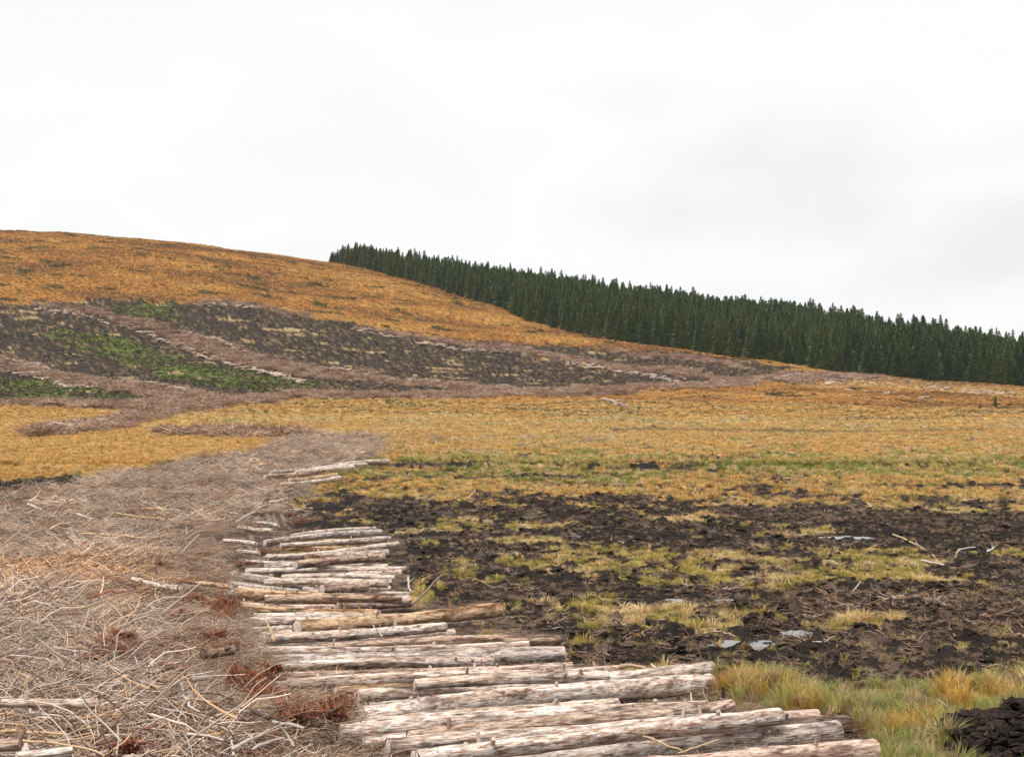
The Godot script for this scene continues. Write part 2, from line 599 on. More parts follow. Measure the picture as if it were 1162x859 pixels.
func end_mesh(r: float, sgn: float, tone: Array, sd: float) -> ArrayMesh:
	# a sawn face with growth rings, slightly domed and chipped at the rim
	var m := MB.new()
	var sides := 18
	var bands := [0.0, 0.18, 0.36, 0.54, 0.7, 0.84, 0.93, 1.0]
	for b in bands.size():
		for q in sides:
			var an := TAU * q / sides
			var k: float = bands[b]
			m.v.append(Vector3(sgn * (0.004 - k * k * 0.006), cos(an) * r * k * 0.99, sin(an) * r * k * 0.99))
			var c: Color = (tone[1] as Color) * (1.0 + (0.10 if b % 2 == 0 else -0.10) + nz.get_noise_2d(cos(an) * 2.0 * k + sd, sin(an) * 2.0 * k) * 0.35)
			if b >= 6: c = tone[0]
			m.c.append(c)
	for b in bands.size() - 1:
		for q in sides:
			var q2 := (q + 1) % sides
			var a0: int = b * sides + q
			var a1: int = b * sides + q2
			if sgn > 0: m.i.append_array(PackedInt32Array([a0, a0 + sides, a1, a1, a0 + sides, a1 + sides]))
			else: m.i.append_array(PackedInt32Array([a0, a1, a0 + sides, a1, a1 + sides, a0 + sides]))
	m.smooth()
	return m.mesh()

const NTH := ["first", "second", "third", "fourth", "fifth", "sixth", "seventh", "eighth", "ninth", "tenth", "eleventh", "twelfth", "thirteenth", "fourteenth", "fifteenth", "sixteenth", "seventeenth", "eighteenth", "nineteenth", "twentieth"]

func build_logs() -> void:
	var laid := []
	var row := []
	var list: Array = LOGS.duplicate()
	list.append_array(FILLERS)
	for k in list.size():
		var g: Array = list[k]
		var dm := -world_at((g[0] + g[2]) * 0.5, (g[1] + g[3]) * 0.5).z
		var r: float = g[4] * 0.51 * dm / F
		var lift := r - 0.025
		if g[0] < 250 and g[1] > 640: lift += 0.42
		if k >= 44 and k < 55: lift += 0.35
		var a: Vector3
		var b: Vector3
		for tries in 30:
			a = world_at(g[0], g[1], lift)
			b = world_at(g[2], g[3], lift)
			var hit := false
			for o in laid:
				if seg_gap(a, b, o[0], o[1]) < (r + o[2]) * 1.02:
					hit = true
					break
			if not hit: break
			lift += 0.015
		laid.append([a, b, r])
		row.append({"a": a, "b": b, "r": r, "g": g, "k": k})
	var count := 0
	row.sort_custom(func(p, w): return -(p.a.z + p.b.z) < -(w.a.z + w.b.z))
	for q in row:
		var g: Array = q.g
		var axis: Vector3 = q.b - q.a
		var length := axis.length()
		var xdir := axis / length
		var zdir := xdir.cross(Vector3.UP).normalized()
		var ydir := zdir.cross(xdir)
		var o := thing("log", (q.a + q.b) * 0.5 - ydir * q.r)
		o.basis = Basis(xdir, ydir, zdir)
		var tone: Array = TONES[g[5]]
		var sd: float = q.k * 7.31
		var r0: float = q.r * R(0.82, 1.0)
		var r1: float = q.r * R(0.92, 1.1)
		part("bark", log_mesh(length, r0, r1, tone, sd, []), mats.bark, o)
		var e0 := part("sawn_end", end_mesh(r0, -1.0, TONES.pale if g[5] != "dark" else tone, sd), mats.end_grain, o)
		e0.position = Vector3(-length * 0.5, r0, 0)
		var e1 := part("sawn_end", end_mesh(r1, 1.0, TONES.pale if g[5] in ["pale", "orange"] else tone, sd + 3.0), mats.end_grain, o)
		e1.position = Vector3(length * 0.5, r0, 0)
		for s in rng.randi_range(2, 5) if length > 1.2 else 1:
			var kn := MB.new()
			var an := R(-1.3, 1.3)
			var x := R(-0.45, 0.45) * length
			var dir := Vector3(R(-0.4, 0.4), cos(an), sin(an)).normalized()
			var h := R(0.02, 0.07)
			kn.tube([Vector3(x, r0, 0) + dir * q.r * 0.8, Vector3(x, r0, 0) + dir * (q.r + h)], [R(0.012, 0.022), R(0.006, 0.014)], 7, tone[0] * R(0.7, 1.3))
			part("branch_stub", kn.mesh(), mats.twig, o)
		var label: String = g[6]
		if q.k < 44 or q.k >= LOGS.size():
			count += 1
			tag(o, label + ", " + ordinal(count) + " from the road's grass-clump end", "log", "logs laid as a corduroy road")
		elif q.k < 48: tag(o, label, "log", "stray logs at the far end of the log road")
		elif q.k < 55: tag(o, label, "log", "far heap of logs where the brash track narrows")
		else: tag(o, label, "log", "logs lying on the brash mat")

# ------------------------------------------------------------------ branches and sticks
# kind: "b" lies on the brash mat, "u" stands up out of it, "m" lies on the mud, "v" stands up out of the mud, "l" lies over the logs
const TWIGS := [
	["b", 2.6, 1, [90, 606, 130, 607, 168, 611, 199, 605]], ["u", 2.2, 0, [95, 614, 85, 610, 79, 598]], ["b", 2, 0, [90, 613, 125, 620]], ["b", 2, 1, [95, 618, 132, 621]],
	["b", 2, 1, [160, 577, 190, 578, 222, 582]], ["b", 2.4, 2, [178, 573, 205, 577]], ["b", 2.4, 1, [133, 583, 160, 587, 187, 589]], ["b", 2.5, 0, [31, 572, 46, 578]],
	["b", 3, 0, [57, 570, 70, 570]], ["b", 2, 1, [53, 587, 75, 586]], ["b", 2.5, 0, [87, 583, 103, 589]], ["b", 4, 1, [57, 601, 65, 596, 78, 594]], ["b", 2, 2, [4, 640, 20, 635, 38, 630]],
	["u", 2, 0, [207, 614, 212, 609, 210, 598]], ["u", 1.6, 0, [204, 628, 214, 618, 226, 606]], ["u", 1.6, 0, [268, 592, 285, 582, 302, 572]], ["u", 2.2, 0, [180, 699, 204, 680, 229, 661]],
	["u", 3, 0, [25, 685, 28, 679, 26, 672, 24, 669]], ["u", 2, 0, [50, 686, 58, 678, 66, 672]], ["b", 2.4, 1, [90, 691, 130, 678, 172, 665]], ["b", 2, 1, [110, 702, 138, 686, 158, 682]], ["u", 3, 0, [2, 684, 4, 676, 2, 668]],
	["u", 2, 0, [128, 757, 133, 722, 145, 706, 163, 700, 182, 704, 196, 713]], ["u", 2, 0, [140, 754, 155, 737, 167, 727]], ["u", 2.3, 0, [128, 758, 130, 748, 128, 738]], ["u", 2.4, 0, [85, 747, 85, 738, 80, 734]],
	["u", 3.2, 0, [173, 774, 170, 765, 173, 755, 172, 747]], ["u", 2, 0, [155, 760, 155, 750, 152, 745]], ["b", 3.2, 1, [130, 780, 144, 775, 160, 777, 183, 781, 205, 774, 217, 770]], ["b", 4, 0, [157, 772, 172, 779]],
	["b", 6, 0, [219, 771, 238, 768]], ["b", 3, 0, [206, 776, 210, 791, 219, 805, 227, 812, 248, 822, 264, 829]], ["u", 2, 0, [227, 811, 237, 799, 249, 793, 263, 796, 272, 806]],
	["u", 3, 0, [151, 816, 151, 809, 149, 801]], ["b", 2.2, 1, [130, 812, 166, 806]], ["b", 2, 0, [130, 787, 147, 795, 176, 802, 227, 813]], ["b", 3, 0, [212, 833, 232, 834, 253, 840]],
	["u", 3, 0, [131, 860, 134, 842, 133, 824]], ["b", 4.2, 0, [265, 850, 276, 843, 287, 838]], ["u", 4, 0, [265, 858, 264, 850, 262, 840]], ["b", 2.6, 1, [171, 855, 188, 851, 203, 849]], ["u", 2, 0, [188, 772, 182, 764, 177, 759]],
	["b", 2.7, 0, [30, 797, 35, 808, 55, 811, 76, 813, 88, 816]], ["b", 2.7, 1, [88, 816, 124, 812, 160, 807]], ["b", 3.2, 1, [0, 829, 48, 831, 80, 833]], ["b", 2.6, 1, [-6, 820, 12, 821, 33, 824]], ["b", 3.2, 1, [21, 840, 59, 843, 88, 847, 117, 857]],
	["b", 2.4, 1, [88, 828, 107, 825, 127, 820]], ["b", 2, 0, [16, 780, 34, 781, 48, 780, 52, 776]], ["b", 2, 1, [60, 842, 90, 838, 110, 833]], ["b", 2, 2, [100, 790, 128, 788, 150, 790]],
	["u", 3, 0, [333, 847, 326, 834, 315, 822]], ["b", 4.2, 0, [310, 820, 328, 822, 345, 826]], ["b", 4, 0, [268, 848, 288, 838, 306, 829]], ["b", 3, 0, [287, 850, 304, 842, 322, 837]], ["u", 3.2, 0, [284, 780, 288, 770]],
	["b", 7, 2, [262, 798, 276, 802, 292, 808, 304, 815]], ["b", 2, 0, [243, 794, 262, 788, 280, 786]], ["u", 2, 0, [231, 786, 240, 776, 246, 771]], ["b", 2, 0, [60, 735, 80, 738, 100, 740]], ["b", 2, 0, [10, 744, 40, 746, 66, 752]],
	["l", 4, 1, [311, 727, 306, 715, 301, 702]], ["l", 1.8, 0, [434, 722, 425, 712, 416, 702]], ["l", 2.6, 1, [701, 831, 725, 834, 752, 843, 775, 852]], ["l", 2.6, 1, [771, 855, 790, 848, 817, 839]], ["l", 3, 1, [742, 808, 750, 801, 761, 797]],
	["v", 3, 1, [775, 805, 776, 800, 778, 795]], ["v", 2.4, 0, [785, 801, 785, 793, 784, 786]], ["v", 2, 2, [799, 752, 794, 740, 784, 722, 768, 705]], ["v", 2.8, 3, [464, 689, 480, 675, 493, 660, 503, 651]],
	["m", 2, 1, [1009, 604, 1044, 620, 1070, 640]], ["v", 2.6, 0, [1085, 637, 1088, 624, 1107, 621]], ["m", 3.2, 0, [1046, 636, 1072, 641]], ["m", 3.2, 0, [1119, 628, 1129, 621]], ["m", 4, 0, [1058, 684, 1072, 677]], ["m", 2, 0, [892, 684, 916, 688]],
	["v", 2, 0, [962, 677, 971, 668, 977, 660]], ["v", 3, 0, [961, 813, 1000, 811, 1040, 812]], ["v", 3, 0, [862, 770, 858, 756]], ["m", 6, 0, [866, 771, 880, 774]], ["v", 3, 0, [1082, 807, 1065, 794]], ["m", 3, 1, [1117, 719, 1144, 708]],
	["m", 2.4, 0, [571, 645, 590, 652]], ["v", 2, 0, [733, 664, 722, 680, 712, 690]], ["m", 2, 0, [680, 622, 700, 614, 720, 622]], ["m", 5, 1, [700, 758, 718, 755, 734, 759]], ["m", 2.4, 1, [800, 719, 815, 716, 835, 722]], ["m", 5, 0, [1035, 781, 1042, 777]],
	["v", 2, 0, [530, 567, 540, 556]], ["v", 1.6, 0, [786, 562, 790, 553]], ["m", 3, 0, [1098, 775, 1107, 780]], ["m", 2.2, 1, [445, 680, 470, 684]], ["m", 2.6, 0, [463, 655, 466, 670, 484, 672]],
]

func build_branches() -> void:
	var tones := [Color(0.50, 0.43, 0.38), Color(0.52, 0.36, 0.22), Color(0.13, 0.09, 0.07), Color(0.25, 0.2, 0.17)]
	var words := ["bleached grey", "peeled orange-tan", "dark brown", "grey-brown"]
	for t in TWIGS:
		var px: Array = t[3]
		var up: bool = t[0] in ["u", "v"]
		var on_brash: bool = t[0] in ["b", "u"]
		var lift := 0.36 if on_brash else (0.16 if t[0] == "l" else 0.05)
		var pts := []
		var first := world_at(px[0], px[1], 0.24 if on_brash else 0.02)
		var d0 := -first.z
		for k in range(0, px.size(), 2):
			if up: pts.append(at_depth(px[k], px[k + 1], d0 + k * 0.02))
			else: pts.append(world_at(px[k], px[k + 1], lift))
		# smooth the line and roughen it
		var c := Curve3D.new()
		for k in pts.size():
			var tan: Vector3 = (pts[mini(k + 1, pts.size() - 1)] - pts[maxi(k - 1, 0)]) / 6.0
			c.add_point(pts[k], -tan, tan)
		var total := c.get_baked_length()
		var steps := clampi(int(total / 0.08), 4, 26)
		var line := []
		var rad := []
		var r: float = t[1] * 0.5 * d0 / F
		var base: Vector3 = pts[0]
		for k in steps + 1:
			var w := float(k) / steps
			var p := c.sample_baked(w * total) - base
			p += Vector3(nz.get_noise_2d(w * 5.0, base.x * 9.0), nz.get_noise_2d(w * 5.0 + 30.0, base.x * 9.0), nz.get_noise_2d(w * 5.0 + 60.0, base.x * 9.0)) * 0.012 * minf(1.0, total)
			line.append(p)
			rad.append(maxf(0.002, r * lerpf(1.05, 0.6, w) * (1.0 + nz.get_noise_2d(w * 9.0, base.z * 5.0) * 0.3)))
		var col: Color = tones[t[2]]
		var m := MB.new()
		m.tube(line, rad, 8, col * R(0.85, 1.15))
		m.smooth()
		var o := thing("branch" if on_brash else "stick", base)
		part("stem", m.mesh(), mats.twig, o)
		for s in rng.randi_range(0, 2) if total > 0.35 else 0:
			var k0 := rng.randi_range(1, steps - 1)
			var dir := Vector3(R(-1, 1), R(0.1, 1.0), R(-0.6, 0.6)).normalized()
			var h := R(0.04, 0.2) * minf(total, 1.0)
			var tm := MB.new()
			tm.tube([line[k0], line[k0] + dir * h * 0.5, line[k0] + (dir + Vector3(R(-0.3, 0.3), R(-0.2, 0.3), 0)) * h], [rad[k0] * 0.6, rad[k0] * 0.4, 0.0015], 6, col)
			part("twig", tm.mesh(), mats.twig, o)
		var word: String = words[t[2]]
		var where := ""
		if on_brash: where = ", near the log ends" if px[0] > 200 else (", far along it" if d0 > 30.0 else ", away from the logs")
		var shape := "bent " if px.size() > 6 else ("thick short " if t[1] >= 4 else "thin straight ")
		match t[0]:
			"b": tag(o, shape + word + " dead branch lying on the brash mat" + where, "branch", "dead branches lying on the brash mat")
			"u": tag(o, shape + word + " dead branch standing in the brash mat" + where, "branch", "dead branches standing in the brash mat")
			"m": tag(o, shape + word + " stick lying on the dark peat", "stick", "sticks on the peat")
			"v": tag(o, shape + word + " stick standing up out of the peat or rough grass", "stick", "sticks standing in the peat")
			_: tag(o, shape + word + " stick lying across the log road", "stick", "sticks lying over the logs")

# rust-red dead spruce sprays caught in the brash: x, y, size in pixels
const SPRAYS := [[265, 768, 26], [292, 772, 24], [278, 782, 22], [325, 800, 24], [350, 806, 30], [372, 808, 26], [385, 800, 20], [125, 742, 26], [98, 752, 14], [245, 690, 22], [252, 700, 18], [238, 655, 12], [215, 640, 12], [185, 640, 10], [360, 634, 10], [340, 592, 10], [300, 628, 12], [205, 700, 14], [195, 760, 14], [310, 760, 14], [258, 684, 18], [240, 722, 16], [262, 735, 16], [226, 680, 14], [232, 745, 16], [300, 790, 24], [335, 812, 22], [140, 848, 20], [120, 730, 20], [140, 722, 16], [290, 600, 9], [328, 585, 9], [275, 640, 10]]

func build_sprays() -> void:
	for s in SPRAYS:
		var p := world_at(s[0], s[1], 0.26)
		var d := -p.z
		var size: float = s[2] * (1.35 if s[0] < 400 else 0.9) * d / F
		var o := thing("dead_spruce_spray", p)
		var st := MB.new()
		var nd := MB.new()
		for b in 9:
			var dir := Vector3(R(-1, 1), R(-0.05, 0.22), R(-1, 1)).normalized()
			var end := dir * size * R(0.4, 1.0)
			st.tube([Vector3.ZERO, end * 0.5 + Vector3(0, size * 0.06, 0), end], [0.006, 0.004, 0.002], 5, Color(0.16, 0.085, 0.06))
			for k in 70:
				var w := R(0.15, 1.0)
				var at := end * w + Vector3(R(-1, 1), R(-1, 1), R(-1, 1)) * size * 0.17
				var q := Vector3(R(-1, 1), R(-0.6, 0.8), R(-1, 1)).normalized() * R(0.03, 0.07)
				var side := q.cross(Vector3.UP).normalized() * 0.006
				var col := Color(0.235, 0.088, 0.05) * R(0.45, 1.6)
				nd.tri(at - side, at + side, at + q, col)
		part("stem", st.mesh(), mats.twig, o)
		part("needles", nd.mesh(), mats.needles, o)
		var sort := "large" if s[2] > 20 else ("small" if s[2] < 13 else "medium")
		var near_to := "lying on the logs" if s[0] > 400 else ("against the log ends" if s[0] > 240 else "deep in the brash mat")
		tag(o, sort + " rust-red dead spruce spray " + near_to, "dead branch", "rust-red dead spruce sprays")

# ------------------------------------------------------------------ countless things: brash, grass, clods
func twig_clump(sd: int, count: int, thick: float, spread: float, flat: float) -> ArrayMesh:
	var g := RandomNumberGenerator.new()
	g.seed = sd
	var m := MB.new()
	for k in count:
		var at := Vector3(g.randf_range(-0.5, 0.5), g.randf_range(0.0, 0.13), g.randf_range(-0.5, 0.5)) * spread
		var yaw := g.randf() * TAU
		if g.randf() < 0.45: yaw = g.randf_range(-0.5, 0.5) + (PI if g.randf() < 0.5 else 0.0)
		var dir := Vector3(cos(yaw), g.randf_range(-0.12, 0.3) * flat, sin(yaw))
		var l := g.randf_range(0.1, 0.5) * spread
		var bend := Vector3(g.randf_range(-1, 1), g.randf_range(-0.3, 0.6), g.randf_range(-1, 1)) * l * 0.12
		var t := g.randf()
		var col := Color(0.40, 0.32, 0.26)
		if t < 0.22: col = Color(0.64, 0.54, 0.455)
		elif t < 0.46: col = Color(0.17, 0.115, 0.09)
		elif t < 0.60: col = Color(0.58, 0.39, 0.235)
		elif t < 0.66: col = Color(0.20, 0.095, 0.065)
		col = col * g.randf_range(0.75, 1.25)
		var r := g.randf_range(0.0022, 0.0062) * thick
		var pts := []
		var rad := []
		var kink := Vector3(g.randf_range(-1, 1), g.randf_range(-0.6, 0.6), g.randf_range(-1, 1)) * l * 0.05
		for q in 5:
			var w := q / 4.0
			pts.append(at + dir * l * w + bend * 4.0 * w * (1.0 - w) + kink * sin(w * 7.0 + k))
			rad.append(r * (1.0 - 0.55 * w))
		m.tube(pts, rad, 4 if thick < 2.0 else 6, col, false)
	m.smooth()
	return m.mesh()

func tuft(sd: int, blades: int, lean: float, width: float, vary := 0.35) -> ArrayMesh:
	var g := RandomNumberGenerator.new()
	g.seed = sd
	var m := MB.new()
	for k in blades:
		var a := g.randf() * TAU
		var out := Vector3(cos(a), 0, sin(a))
		var at := out * g.randf() * 0.22
		var h := g.randf_range(0.45, 1.0)
		var l := g.randf_range(0.1, 1.0) * lean
		var side := Vector3(-out.z, 0, out.x).rotated(Vector3.UP, g.randf_range(-1, 1)) * width * g.randf_range(0.6, 1.2)
		var mid := at + out * l * 0.3 * h + Vector3(0, h * 0.6, 0)
		var tip := at + out * l * h + Vector3(0, h * (1.0 - 0.35 * l), 0)
		var v := g.randf_range(1.0 - vary, 1.0 + vary)
		var col := Color(v, v * g.randf_range(0.85, 1.1), v * g.randf_range(0.8, 1.1))
		m.quad(at - side, at + side, mid + side * 0.8, mid - side * 0.8, col)
		m.tri(mid - side * 0.8, mid + side * 0.8, tip, col)
	return m.mesh()

func clod_mesh(sd: int) -> ArrayMesh:
	var sp := SphereMesh.new()
	sp.radial_segments = 12
	sp.rings = 7
	sp.radius = 1.0
	sp.height = 2.0
	var ar := sp.get_mesh_arrays()
	var m := MB.new()
	m.v = ar[Mesh.ARRAY_VERTEX]
	m.i = ar[Mesh.ARRAY_INDEX]
	for k in m.v.size():
		var p := m.v[k]
		var r := 1.0 + nf.get_noise_3d(p.x * 1.9 + sd * 5.0, p.y * 1.9, p.z * 1.9) * 1.5
		m.v[k] = p * r * Vector3(1.0, 0.5, 1.0)
		m.c.append(Color(1, 1, 1) * (0.8 + nf.get_noise_3d(p.x * 3.0, p.y * 3.0 + sd, p.z * 3.0) * 0.8))
	m.smooth()
	return m.mesh()

func stand(x: float, d: float, s: Vector3, sink := 0.0, tilt := 0.25) -> Transform3D:
	var b := Basis(Vector3.UP, R(0, TAU)) * Basis(Vector3.RIGHT, R(-tilt, tilt))
	return Transform3D(b.scaled_local(s), Vector3(x, ground(x, d) - sink, -d))

func mass(called: String, label: String, category: String, meshes: Array, mat: Material, xf: Array, cols: Array) -> void:
	var o := Node3D.new()
	o.name = called
	add_child(o)
	tag(o, label, category, "", "stuff")
	for k in meshes.size():
		stuff(called + "_clump", meshes[k], mat, xf[k], cols[k], "", "", o)

func lists(n: int) -> Array:
	var a := []
	for k in n: a.append([])
	return a

func build_brash() -> void:
	var meshes := []
	for k in 6: meshes.append(twig_clump(100 + k, 64, 0.78, 1.0, 1.25))
	for k in 3: meshes.append(twig_clump(150 + k, 9, 2.1, 1.0, 1.3))
	var xf := lists(9)
	var cols := lists(9)
	for k in 15000:
		var d := R(7.0, 108.0)
		if k % 3 == 0: d = R(7.0, 30.0)
		var x := R(-0.47, 0.08) * d
		if zone(x, d) != 4: continue
		var s := R(0.55, 1.0) * (1.0 + d * 0.008)
		if d < 40.0:
			if inside("log_bed", Vector2(x, d)): continue
			var near_logs := false
			for dx in [0.0, 0.35, 0.7]:
				for dd in [0.0, 0.5, 1.1]:
					if inside("log_bed", Vector2(x + dx, d + dd)): near_logs = true
			if near_logs:
				if k % 5 == 0: continue
				s *= 0.36
		var q := k % 6 if R(0, 1) < 0.88 or d < 12.0 else 6 + k % 3
		var n := nf.get_noise_2d(x * 0.45 + 8.0, d * 0.28)
		var hgt := s * R(0.8, 1.4) * (1.0 + clampf(n, 0.0, 0.5) * 1.6)
		xf[q].append(stand(x, d, Vector3(s, hgt, s), 0.02))
		var t := (Color(1.0, 0.96, 0.93) if R(0, 1) < 0.55 else Color(0.98, 0.99, 1.0)) * (1.05 + n * 0.7) * R(0.55, 1.35)
		if nf.get_noise_2d(x * 0.7 + 90.0, d * 0.5) > 0.34 and q < 6: t = Color(0.80, 0.58, 0.49) * R(0.7, 1.1)
		# freshly chipped wood where the machine turned
		if x < -4.0 and R(0, 1) < 0.92 * exp(-pow((d - 22.3 + nz.get_noise_2d(x * 0.5, d * 0.5) * 2.0) / 2.6, 2.0)): t = Color(1.42, 1.14, 0.84) * R(0.9, 1.3)
		cols[q].append(t)
	# thin litter of twigs between and in front of the logs
	for k in 18000:
		var d := R(7.5, 40.0)
		var x := R(-0.36, 0.28) * d
		var bed := inside("log_bed", Vector2(x, d))
		if bed and k % 3: continue
		if not bed and (zone(x, d) != 4 or not inside("log_bed", Vector2(x + 1.1, d + 0.4))): continue
		var s := R(0.25, 0.55) * (1.0 if bed else (1.3 if d < 17.0 else 1.9))
		xf[k % 6].append(stand(x, d, Vector3(s, s * (0.5 if bed else 0.7), s), 0.01))
		cols[k % 6].append(Color(0.92, 0.83, 0.77) * R(0.5, 1.2))
	mass("brash", "thick mat of grey-brown twigs and branches beside the log road", "brash", meshes, mats.twig, xf, cols)
	# brash rows on the hillside
	var far := []
	for k in 4: far.append(twig_clump(200 + k, 50, 4.0, 1.7, 2.6))
	xf = lists(4)
	cols = lists(4)
	for k in 90000:
		var d := R(100.0, 380.0)
		var x := R(-0.42, 0.42) * d
		if zone(x, d) != 8: continue
		var q := k % 4
		var s := R(0.7, 1.3)
		xf[q].append(stand(x, d, Vector3(s, s, s), 0.1))
		var n := nf.get_noise_2d(x * 0.2, d * 0.2)
		var pick := R(0, 1) + n * 0.5
		cols[q].append((Color(1.22, 1.1, 1.0) if pick < 0.36 else (Color(0.78, 0.62, 0.52) if pick < 0.86 else Color(0.45, 0.30, 0.24))) * R(0.75, 1.2))
	mass("hillside_brash", "red-brown rows of brash snaking over the felled hillside", "brash", far, mats.twig, xf, cols)

func build_far_logs() -> void:
	# pale poles left along the margins of the hillside brash rows, too small to pick apart
	var m := MB.new()
	m.tube([Vector3(-1.5, 0, 0), Vector3(0, 0.03, 0), Vector3(1.5, 0, 0)], [0.17, 0.16, 0.13], 7, Color(0.72, 0.62, 0.55))
	m.smooth()
	var xf := []
	var cols := []
	for row in [[90, 40, 348, 100, 359, 170, 379, 215, 397, 260, 411, 300, 422, 345, 431], [45, 215, 378, 250, 388, 280, 403], [80, 0, 406, 50, 417, 100, 428, 160, 438, 220, 446], [26, 0, 418, 60, 433, 100, 441], [40, 400, 374, 450, 384, 520, 394, 580, 402], [70, 360, 419, 430, 428, 500, 435, 560, 440, 640, 444], [36, 880, 433, 893, 430, 908, 426], [14, 940, 434, 962, 430], [18, 1050, 440, 1100, 443, 1140, 447], [20, 215, 344, 300, 350], [50, 640, 412, 740, 426, 830, 436], [20, 60, 491, 130, 478], [14, 690, 456, 710, 461], [8, 960, 440, 1010, 447, 1060, 452]]:
		var n: int = (row.size() - 1) / 2
		for k in row[0] * 2:
			var t := R(0, n - 1.001)
			var a := int(t)
			var px := lerpf(row[1 + a * 2], row[3 + a * 2], t - a)
			var py := lerpf(row[2 + a * 2], row[4 + a * 2], t - a) + R(-1.0, 1.0) + R(-1.6, 1.6) * R(0, 1)
			var p := world_at(px, py, 0.35)
			p.y = ground(p.x, -p.z) + R(0.08, 0.3)
			var b := Basis(Vector3.UP, R(-1.5, 1.5)) * Basis(Vector3.FORWARD, R(-0.25, 0.25))
			xf.append(Transform3D(b.scaled_local(Vector3(R(0.25, 0.8), R(0.6, 1.5), R(0.6, 1.5))), p))
			cols.append(Color(1, 0.95, 0.9) * R(0.35, 1.15))
	stuff("felled_poles", m.mesh(), mats.bark, xf, cols, "pale poles strewn along the margins of the hillside brash rows", "poles")

func build_debris() -> void:
	# roots and broken wood churned into the peat, and clods
	var roots := []
	for k in 4: roots.append(twig_clump(300 + k, 15, 1.6, 0.6, 1.6))
	var clods := []
	for k in 4: clods.append(clod_mesh(k))
	var xf := lists(4)
	var cols := lists(4)
	var xc := lists(4)
	var cc := lists(4)
	for k in 42000:
		var d := R(11.0, 62.0)
		var x := R(-0.12, 0.45) * d
		if zone(x, d) != 0 or (d < 40.0 and inside("log_bed", Vector2(x, d))): continue
		var q := k % 4
		var rooty := inside("roots", Vector2(x, d)) or inside("roots_far", Vector2(x, d))
		var n := nf.get_noise_2d(x * 0.5 + 11.0, d * 0.5)
		if wet(x, d): continue
		if (rooty and R(0, 1) < 0.3) or (n > 0.22 and k % 6 == 0) or k % 26 == 0:
			var s := R(0.35, 0.9)
			xf[q].append(stand(x, d, Vector3(s, s, s), 0.02, 0.4))
			var t := R(0, 1)
			cols[q].append((Color(0.42, 0.35, 0.31) if t < 0.6 else (Color(0.8, 0.67, 0.58) if t < 0.9 else Color(1.15, 1.05, 1.0))) * R(0.6, 1.1))
		if k % 2:
			var f := R(0.2, 0.5)
			xf[q].append(stand(x, d, Vector3(f, f * 0.6, f), 0.01, 0.4))
			cols[q].append((Color(0.21, 0.17, 0.145) if R(0, 1) < 0.8 else Color(0.8, 0.66, 0.56)) * R(0.4, 1.5))
		if n < 0.3 and k % 3:
			var s := R(0.012, 0.045) * (2.0 if R(0, 1) < 0.1 else 1.0)
			xc[q].append(stand(x, d, Vector3(s * R(0.8, 1.9), s * R(0.6, 1.1), s), 0.0, 0.6))
			cc[q].append((Color(0.045, 0.032, 0.026) if R(0, 1) < 0.6 else Color(0.15, 0.10, 0.075)) * R(0.6, 1.3))
	# the dark spoil bank
	for k in 2600:
		var b: Rect2 = boxes["spoil"]
		var x := R(b.position.x, b.end.x + 0.4)
		var d := R(b.position.y, b.end.y)
		if not inside("spoil", Vector2(x, d)): continue
		var s := R(0.015, 0.06)
		if k % 4 == 0:
			var f := R(0.15, 0.4)
			xf[k % 3].append(stand(x, d, Vector3(f, f * 0.7, f), 0.0, 0.5))
			cols[k % 3].append(Color(0.26, 0.18, 0.14) * R(0.4, 1.6))
		xc[k % 4].append(stand(x, d, Vector3(s * 1.3, s, s), 0.0, 0.6))
		cc[k % 4].append(Color(0.034, 0.024, 0.02) * R(0.7, 1.4))
	mass("wood_debris", "broken roots and wood fragments churned into the dark peat", "wood debris", roots, mats.twig, xf, cols)
	mass("peat_clods", "loose dark clods of churned peat", "peat", clods, mats.clod, xc, cc)

